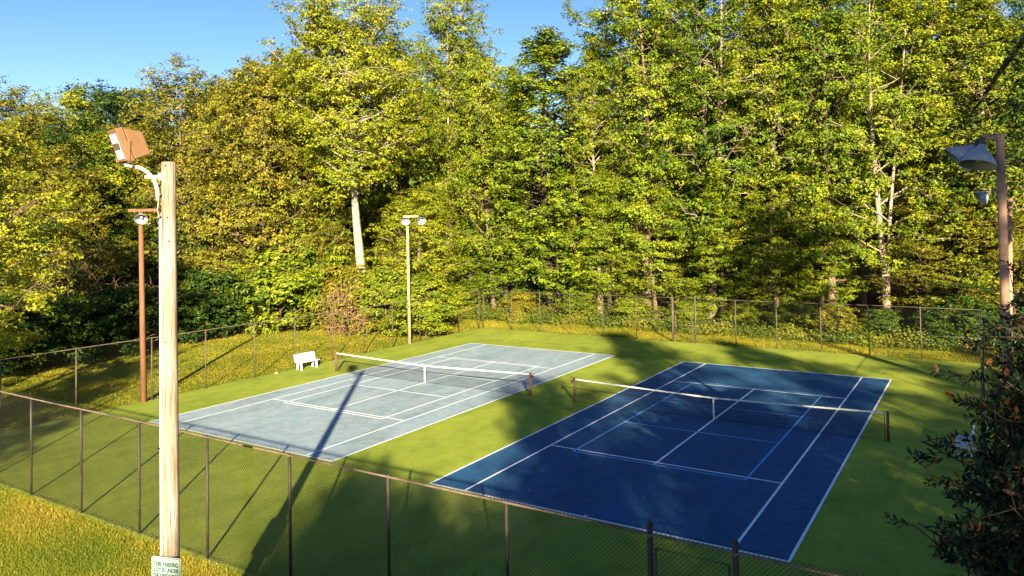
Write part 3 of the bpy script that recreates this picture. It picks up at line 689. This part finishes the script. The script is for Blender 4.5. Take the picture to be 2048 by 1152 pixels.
thicket('brown tangle of dry vines high in front of the trees left of the floodlight', 135, 57, 9.5, 2.6, 6)
thicket('brown tangle of dry twigs at the dark wood edge beside the brown light pole', 262, 58, 6.0, 2.0, 7)
for k_, px, D, ty, lb, wd_ in T: tree(k_, px, D, ty, lb, wd_, FR)
# second row
MR = 'second row trees filling the wood'
T2 = [('tulip2', 1230, -36, -80, 'tall tree in the second row seen past the pointed tree'), ('tulip', 1365, -36, -130, 'tall second row tree above the left post of the far gate'),
 ('tulip3', 1490, -36, -100, 'tall second row tree beside the small sky gap right of the gate'), ('tulip', 1600, -36, -140, 'second row tree above the sixth bay from the right of the far fence'),
 ('tulip2', 1720, -36, -70, 'second row tree left of the small sky gap at the upper right'), ('tulip', 1830, -36, -110, 'second row tree right behind the white stemmed tree'),
 ('tulip3', 1940, -36, -80, 'second row tree above the tall brown pole'), ('dark', 2035, -31, 40, 'dark evergreen tree at the right picture edge behind the cone lamps'),
 ('cone', 1040, -36, 110, 'second row tree between the tallest middle tree and the pointed tree'), ('oak2', 940, -36, 70, 'second row tree right behind the tallest middle tree'),
 ('oak2', 810, 70.0, 60, 'second row tree between the white leaning trunk and the tallest tree'), ('oak', 660, 74.0, 60, 'second row tree left of the big white leaning trunk tree'),
 ('oak2', 560, 76.0, 110, 'second row tree above the white bench'), ('dark', 450, 80.0, 160, 'dark second row tree right of the wooden pole top'),
 ('oak', 330, 78.0, 215, 'lower tree on the skyline between the floodlight and the wooden pole'), ('oak2', 190, 72.0, 240, 'tree below the dark skyline tree left of the floodlight'),
 ('dark', 90, 68.0, 260, 'dark tree under the left skyline'), ('oak', 0, 66.0, 230, 'olive tree at the left picture edge below the skyline')]
for k_, px, D, ty, lb in T2: tree(k_, px, D, ty, lb, 1.05, MR)
# lower, nearer trees that make the leafy wall down to the ground
LW = 'low trees at the edge of the wood'
T3 = [('cone', 1010, -28.20, 330, 'low leafy tree behind the far left corner of the fence'), ('cone', 1115, -28.20, 300, 'low leafy tree behind the fence below the pointed tree'),
 ('cone', 1215, -27.20, 310, 'low leafy tree behind the fourth bay of the far fence'), ('oak2', 1310, -28.20, 340, 'low spreading tree behind the fence left of the far gate'),
 ('cone', 1440, -27.20, 300, 'low tree filling the space right beside the far gate'), ('oak2', 1545, -27.20, 330, 'low spreading tree behind the fence right of the far gate'),
 ('cone', 1640, -28.20, 330, 'low green tree behind the far fence right of centre'), ('oak', 1870, -27.70, 380, 'low olive tree behind the right end of the far fence'),
 ('dark', 1935, -27.20, 500, 'low dark leaved tree at the right corner of the far fence'), ('oak', 2010, -27.20, 420, 'low olive tree behind the tall brown pole'),
 ('oak2', 830, 61.0, 360, 'low yellow green tree just right of the tan light pole'), ('cone', 940, -27.70, 380, 'low leafy tree right of the pale middle trunk'),
 ('oak', 590, 65.0, 330, 'low olive tree above the white bench'), ('oak', 450, 65.0, 330, 'low olive tree right of the wooden pole'),
 ('dark', 350, 69.0, 400, 'low dark tree directly behind the wooden pole'), ('dark', 200, 65.0, 430, 'low dark tree left of the brown light pole'),
 ('dark', 90, 59.0, 440, 'low dark tree behind the bright leaves at the left edge'), ('oak', 130, 63.0, 300, 'reddish olive tree left of the floodlight')]
for k_, px, D, ty, lb in T3: tree(k_, px, D, ty, lb, 1.0, LW)
# bushes at the wood edge
BS = 'bushes along the edge of the wood'
T4 = [('shrub', 560, 62.5, 500, 'large rounded yellow green bush behind the white bench', 1.3), ('shrub', 505, 63.5, 515, 'yellow green bush left of the large rounded bush', 1.0),
 ('shrub', 640, 63.5, 520, 'bush between the large rounded bush and the white trunk', 1.0), ('shrub2', 700, 60.5, 545, 'tangled olive bush at the foot of the white leaning trunk', 1.1),
 ('shrub', 770, 58.5, 545, 'bush just left of the tan light pole', 1.0), ('shrub', 850, 55.5, 560, 'bush just right of the tan light pole', 1.1),
 ('shrub', 920, -25.50, 570, 'bush behind the far left fence corner', 1.0), ('shrub2', 1040, -25.50, 590, 'brownish bush behind the first bays of the far fence', 1.0),
 ('shrub', 1150, -25.25, 595, 'bush behind the fourth post of the far fence', 1.0), ('shrub', 1260, -25.00, 600, 'bush behind the far fence left of the gate', 1.1),
 ('shrub', 1375, -25.25, 605, 'bush seen through the far gate', 1.0), ('shrub', 1480, -25.25, 610, 'bush right beside the far gate', 1.0),
 ('shrub', 1580, -25.50, 610, 'bush behind the far fence right of the gate', 1.1), ('shrub2', 1665, -25.00, 620, 'rounded olive bush behind the far fence', 1.0),
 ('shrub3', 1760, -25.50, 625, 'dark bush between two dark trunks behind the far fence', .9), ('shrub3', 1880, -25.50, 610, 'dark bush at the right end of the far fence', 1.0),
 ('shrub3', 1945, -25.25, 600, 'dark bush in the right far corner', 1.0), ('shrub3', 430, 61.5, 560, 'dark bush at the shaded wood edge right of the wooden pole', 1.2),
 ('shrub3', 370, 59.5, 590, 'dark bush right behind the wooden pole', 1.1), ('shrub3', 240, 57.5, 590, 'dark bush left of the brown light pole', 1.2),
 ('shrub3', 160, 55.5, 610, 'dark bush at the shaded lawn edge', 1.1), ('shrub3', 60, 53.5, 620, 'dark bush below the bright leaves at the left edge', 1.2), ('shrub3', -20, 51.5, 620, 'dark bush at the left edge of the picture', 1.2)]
for k_, px, D, ty, lb, wd_ in T4: tree(k_, px, D, ty, lb, wd_, BS)

# back of the wood: one far mass of leaves
def woodland():
    rng = np.random.default_rng(5); C = []; O = []
    for i in range(200):
        px = rng.uniform(-120, 2150); D = rng.uniform(78, 100) + (8 if px < 480 else 0)
        skyline = np.interp(px, [-120, 0, 240, 340, 480, 600, 700, 1000, 1040, 1120, 1210, 1300, 2150], [200, 190, 190, 240, 180, 130, 80, 140, 170, 150, 60, 0, 40])
        x, y = at(px, D); zt = zat(px, skyline+rng.uniform(0, 90), D); g0 = float(terr(x, y)); R_ = rng.uniform(4, 6)
        n = 900; g_ = rng.normal(size=(n, 3)); g_ /= np.linalg.norm(g_, axis=1)[:, None]; g_ *= (rng.uniform(0.3, 1, n)**.5)[:, None]
        hh = (zt-g0)/2; c = np.array((x, y, g0+hh)); C.append(c+g_*np.array((R_, R_, hh))); O.append(g_)
    C = np.concatenate(C); O = np.concatenate(O); n = len(C)
    V, F, ti = leaves(C, O, .62, rng, np.clip(rng.normal(.35, .18, n), 0, 1))
    tag(fastmesh('woodland', V, F, M['leaf_olive'], None, ti), 'distant mass of forest behind the rows of trees', 'forest', kind='stuff')
woodland()

# bright sapling tree at the left edge
t_ = make_tree('maple_tree', 'bright yellow leaved tree reaching in at the left edge beyond the fence', 'tree', 41, M['leaf_bright'], M['bark_grey'], 13.5, 5.3, .17, base=.18, nl=54, nclump=14, prof='oval', cl=.7, droop=.12)
t_.location = (-29.6, -15.4, -.1)
# leaning limb tree at upper right, shade put into its dark colours, and leaning pale trunk
t_ = make_tree('leaning_tree', 'leaning tree and bare limb coloured dark for shade at the upper right edge', 'tree', 43, M['leaf_dark'], M['bark_dark'], 17, 4.6, .22, base=.55, nl=22, nclump=12, prof='dome', cl=.8, lean=-2, rad0=.3)
t_.location = (14.4, 5.0, -.1)
lm = MB(); lm.tube([(-1.3, -1.2, 16.2), (-2.2, -.4, 15.9), (-3.3, .3, 15.2), (-4.1, .9, 14.1), (-4.8, 1.3, 13.0), (-5.3, 1.7, 12.4)], [.17, .15, .13, .10, .06, .02], 7)
lm.tube([(-3.3, .3, 15.2), (-4.2, .2, 15.4), (-5.0, .3, 15.2)], [.05, .035, .012], 5); lm.build('limb', M['bark_dark'], t_, True)

# glossy magnolia in the right foreground
def magnolia(seed, loc, H_, RM, label):
    rng = np.random.default_rng(seed)
    t = thing('magnolia_tree', label, 'tree', loc)
    wd = MB(); P = []; D_ = []; tin = []
    wd.tube([(0, 0, 0), (.1, .1, 3), (.05, .0, 5.5), (0, 0, H_-.3)], [.16, .13, .08, .02], 8)
    for i in range(150):
        z = .4+(H_-.7)*(i/200)**.9; az = i*2.4+rng.uniform(-.4, .4)
        L = RM*(1-(z/H_)**2.4)**.75*rng.uniform(.65, 1.15)+.2; el = RAD(rng.uniform(-8, 30)); d = np.array((math.cos(az)*math.cos(el), math.sin(az)*math.cos(el), math.sin(el)))
        q = np.linspace(0, 1, 5)[:, None]; path = np.array((0, 0, z))+d*L*q; path[:, 2] -= .12*L*np.sin(q[:, 0]*3.1); path[:, :2] += rng.normal(0, .06, (5, 2))*q
        wd.tube(path, .018*(1-.7*q[:, 0])+.004, 5, False)
        for j in range(13):
            s = rng.uniform(.3, 1.0); c = np.array([np.interp(s, q[:, 0], path[:, k]) for k in range(3)]); o = rng.normal(0, .24, 3)*(1, 1, .8); e = c+o
            wd.tube([c, c+o*.6, e], [.010, .008, .005], 3, False); td = o+d*.3; td /= np.linalg.norm(td)
            n = 17; k = rng.uniform(0, 6.28)
            for m in range(n):
                a = k+m*2.4; s1 = np.cross(td, (0.1, .2, 1)); s1 /= np.linalg.norm(s1); s2 = np.cross(td, s1)
                dd = td*.55+(s1*math.cos(a)+s2*math.sin(a))*.8+rng.normal(0, .15, 3); dd /= np.linalg.norm(dd)
                P.append(e-td*.02*m+dd*.0); D_.append(dd); tin.append(rng.uniform(0, .8) if rng.uniform() > .10 else rng.uniform(.85, 1))
    P = np.array(P); D_ = np.array(D_); n = len(P); S = rng.uniform(.09, .165, n)[:, None]
    N = np.array((0, 0, 1.))+rng.normal(0, .5, (n, 3)); N -= (N*D_).sum(1)[:, None]*D_; N /= np.linalg.norm(N, axis=1)[:, None]; B = np.cross(N, D_)
    v = [P, P+D_*S*.35+B*S*.20+N*S*.05, P+D_*S*.75+B*S*.15+N*S*.03, P+D_*S-N*S*.05, P+D_*S*.75-B*S*.15+N*S*.03, P+D_*S*.35-B*S*.20+N*S*.05]
    V = np.stack(v, 1).reshape(-1, 3); F = np.arange(6*n).reshape(n, 6)
    wd.build('trunk', M['bark_dark'], t, True); fastmesh('crown', V, F, M['leaf_magnolia'], t, tin)
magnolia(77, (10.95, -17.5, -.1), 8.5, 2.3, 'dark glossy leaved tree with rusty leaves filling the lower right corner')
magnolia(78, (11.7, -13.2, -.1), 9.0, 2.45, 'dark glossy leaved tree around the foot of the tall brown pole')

# ------------------------------------------------------------------ trees off to the sunward side that throw the shade
ORD = 'first second third fourth fifth sixth seventh eighth ninth tenth eleventh twelfth thirteenth fourteenth fifteenth sixteenth seventeenth eighteenth nineteenth twentieth twenty-first twenty-second twenty-third twenty-fourth twenty-fifth'.split()
SH = 'trees along the sunward side that shade the courts'
for i, (u, v, h, k_, wd_) in enumerate([(-14.2, -50, 13.6, 'oak', .75), (-5.2, -51, 19.0, 'oak2', .95), (1.2, -50, 23.5, 'tulip', 1.15), (7.6, -50, 21.8, 'tulip3', 1.2), (14.5, -51, 19.3, 'oak2', 1.2), (21.5, -50, 20, 'tulip2', 1.2), (29, -50, 20, 'oak', 1.0),
        (-10.5, -57, 14.5, 'dark', .8), (-9.0, -49, 13.5, 'oak2', .8), (-12.3, -46, 12.2, 'dark', .85), (-7.0, -45, 12.5, 'dark', 1.1), (-15, -44, 10, 'dark', .6), (-13.8, -48, 12.9, 'dark', .75), (-1.5, -44, 12.5, 'dark', 1.1), (-10, -42, 10.5, 'dark', 1.0), (-3, -46, 12, 'oak', .8), (4.5, -46, 14, 'oak2', .9), (11.5, -46, 14, 'oak', .9), (-1.0, -57, 15.5, 'dark', 1.2), (6.5, -58, 16.5, 'dark', 1.3), (14, -57, 18.5, 'dark', 1.3), (22, -57, 19, 'dark', 1.3)]):
    x, y = uv(u, v)
    place(k_, x, y, h, '%s of the shade trees standing out of view on the sunny side' % ORD[i], wd_, SH)
for x, y, h, k_, wd_, lb in ((-9.5, -35.5, 13.5, 'oak2', .9, 'yellow green tree outside the left of the view shading the lawn'), (-14.0, -34, 10.5, 'oak', .8, 'olive tree outside the left of the view shading the lawn')):
    place(k_, x, y, h, lb, wd_)

# ------------------------------------------------------------------ ground cover, grass, fallen leaves
def cover():
    rng = np.random.default_rng(3)
    def strip(n, fx, size, name, mt, hmax, label, cat, up=.7):
        P = fx(n); P = P[(~((P[:, 0] > X0-.1) & (P[:, 0] < X1+.1) & (P[:, 1] > Y0-.1) & (P[:, 1] < Y1+.1)))]
        g0 = terr(P[:, 0], P[:, 1]); hh = hmax(P)*rng.uniform(0, 1, len(P))**.7
        C = np.stack([P[:, 0], P[:, 1], g0+hh+.03], 1); U_ = np.tile(np.array((.5, -.6, .3)), (len(P), 1))
        ti = np.clip(.5+.25*np.sin(P[:, 0]*1.1)*np.cos(P[:, 1]*.9+1)+rng.normal(0, .16, len(P)), 0, 1)
        V, F, t2 = leaves(C, U_, size, rng, ti, up=up, out=.5); tag(fastmesh(name, V, F, mt, None, t2), label, cat, kind='stuff')
    def f1(n):    # edge of the wood, far and left
        a = np.stack([rng.uniform(-46, 14, n//2), 23.0+rng.exponential(1.3, n//2)-.8*np.sin(np.arange(n//2)*.37)**2+.4*np.sin(np.arange(n//2))], 1)
        s = rng.uniform(0, 1, n-n//2); b_ = np.stack([-47+rng.normal(0, 1.0, n-n//2)+4*np.exp(-((s-.8)/.2)**2)*0, -14+34*s], 1)
        return np.concatenate([a, b_])
    strip(52000, f1, .17, 'ground_cover', M['leaf_ground'], lambda P: .25+.55*np.clip((P[:, 1]-22.5)/2.5, 0, 1)+.3*np.sin(P[:, 0]*.8)**2, 'low weeds and ivy along the edge of the wood', 'undergrowth')
    # weedy grass between far fence and the wood
    def f2(n): return np.stack([rng.uniform(-30, 12, n), 18.9+rng.uniform(0, 1, n)**.8*4.6], 1)
    n = 60000; P = f2(n); blades(P, rng, .13, .016, 'tall_grass', 'yellowish rough grass strip behind the far fence', 'blade_sunlit')
    P = np.stack([rng.uniform(-26, 8, 9000), -18.97-rng.exponential(.10, 9000)], 1); blades(P, rng, .11, .012, 'edge_grass', 'ragged longer grass along the near edge of the courts')
    # lawn in the left foreground and along the left fence
    P = np.stack([rng.uniform(-22, 6, 150000), -19.1-rng.uniform(0, 1, 150000)**1.1*6.2], 1); blades(P, rng, .055, .010, 'grass', 'mown yellow green grass in the left foreground')
    P = np.stack([-24.9-rng.uniform(0, 1, 90000)*21, rng.uniform(-16, 19, 90000)], 1); blades(P, rng, .06, .024, 'lawn_grass', 'mown lawn grass beyond the left fence', 'blade_sunlit')
def blades(P, rng, h, w_, name, label, mt='blade'):
    n = len(P); z = terr(P[:, 0], P[:, 1])-.005; a = rng.uniform(0, 6.28, n); H_ = h*rng.uniform(.5, 1.3, n)
    d = np.stack([np.cos(a), np.sin(a), 0*a], 1)*w_; base = np.stack([P[:, 0], P[:, 1], z], 1)
    tip = base+np.stack([rng.normal(0, .5, n)*H_, rng.normal(0, .5, n)*H_, H_], 1)
    V = np.stack([base-d, base+d, tip], 1).reshape(-1, 3); F = np.arange(3*n).reshape(n, 3)
    ti = np.clip(.5+.22*np.sin(P[:, 0]*.9+2*np.sin(P[:, 1]*.7))*np.cos(P[:, 1]*1.1)+.16*np.exp(-np.abs(P[:, 1]+19.2)/.5)+rng.normal(0, .17, n), 0, 1)
    tag(fastmesh(name, V, F, M[mt], None, ti), label, 'grass', kind='stuff')
cover()
def fallen():
    rng = np.random.default_rng(9); P = []
    n = 420; P.append(np.stack([rng.uniform(-24, 9, n), 18.6-rng.exponential(.16, n)], 1))
    n = 160; P.append(np.stack([9.2-rng.exponential(.5, n), rng.uniform(-18, 18, n)], 1))
    n = 60; P.append(np.stack([rng.uniform(-5, 9, n), rng.uniform(-18, 18, n)], 1))
    n = 260; P.append(np.stack([rng.uniform(-24, 9, n), -18.8+rng.normal(0, .12, n)], 1))
    P = np.concatenate(P); n = len(P); C = np.stack([P[:, 0], P[:, 1], np.full(n, .028)], 1)
    V, F, ti = leaves(C, np.zeros((n, 3)), .085, rng, rng.uniform(0, 1, n), up=3)
    tag(fastmesh('fallen_leaves', V, F, M['fallen'], None, ti), 'scattered fallen leaves along the edges of the courts', 'leaves', kind='stuff')
fallen()
# stone beside the bench
st = MB(); rg = random.Random(4); st.lathe([(.001, .13), (.09, .12), (.15, .07), (.14, .0)], Matrix.Translation((-24.35, -2.0, 0)), 7)
tag(st.build('stone', M['concrete'], None, False), 'small pale stone on the court edge left of the white bench', 'stone')
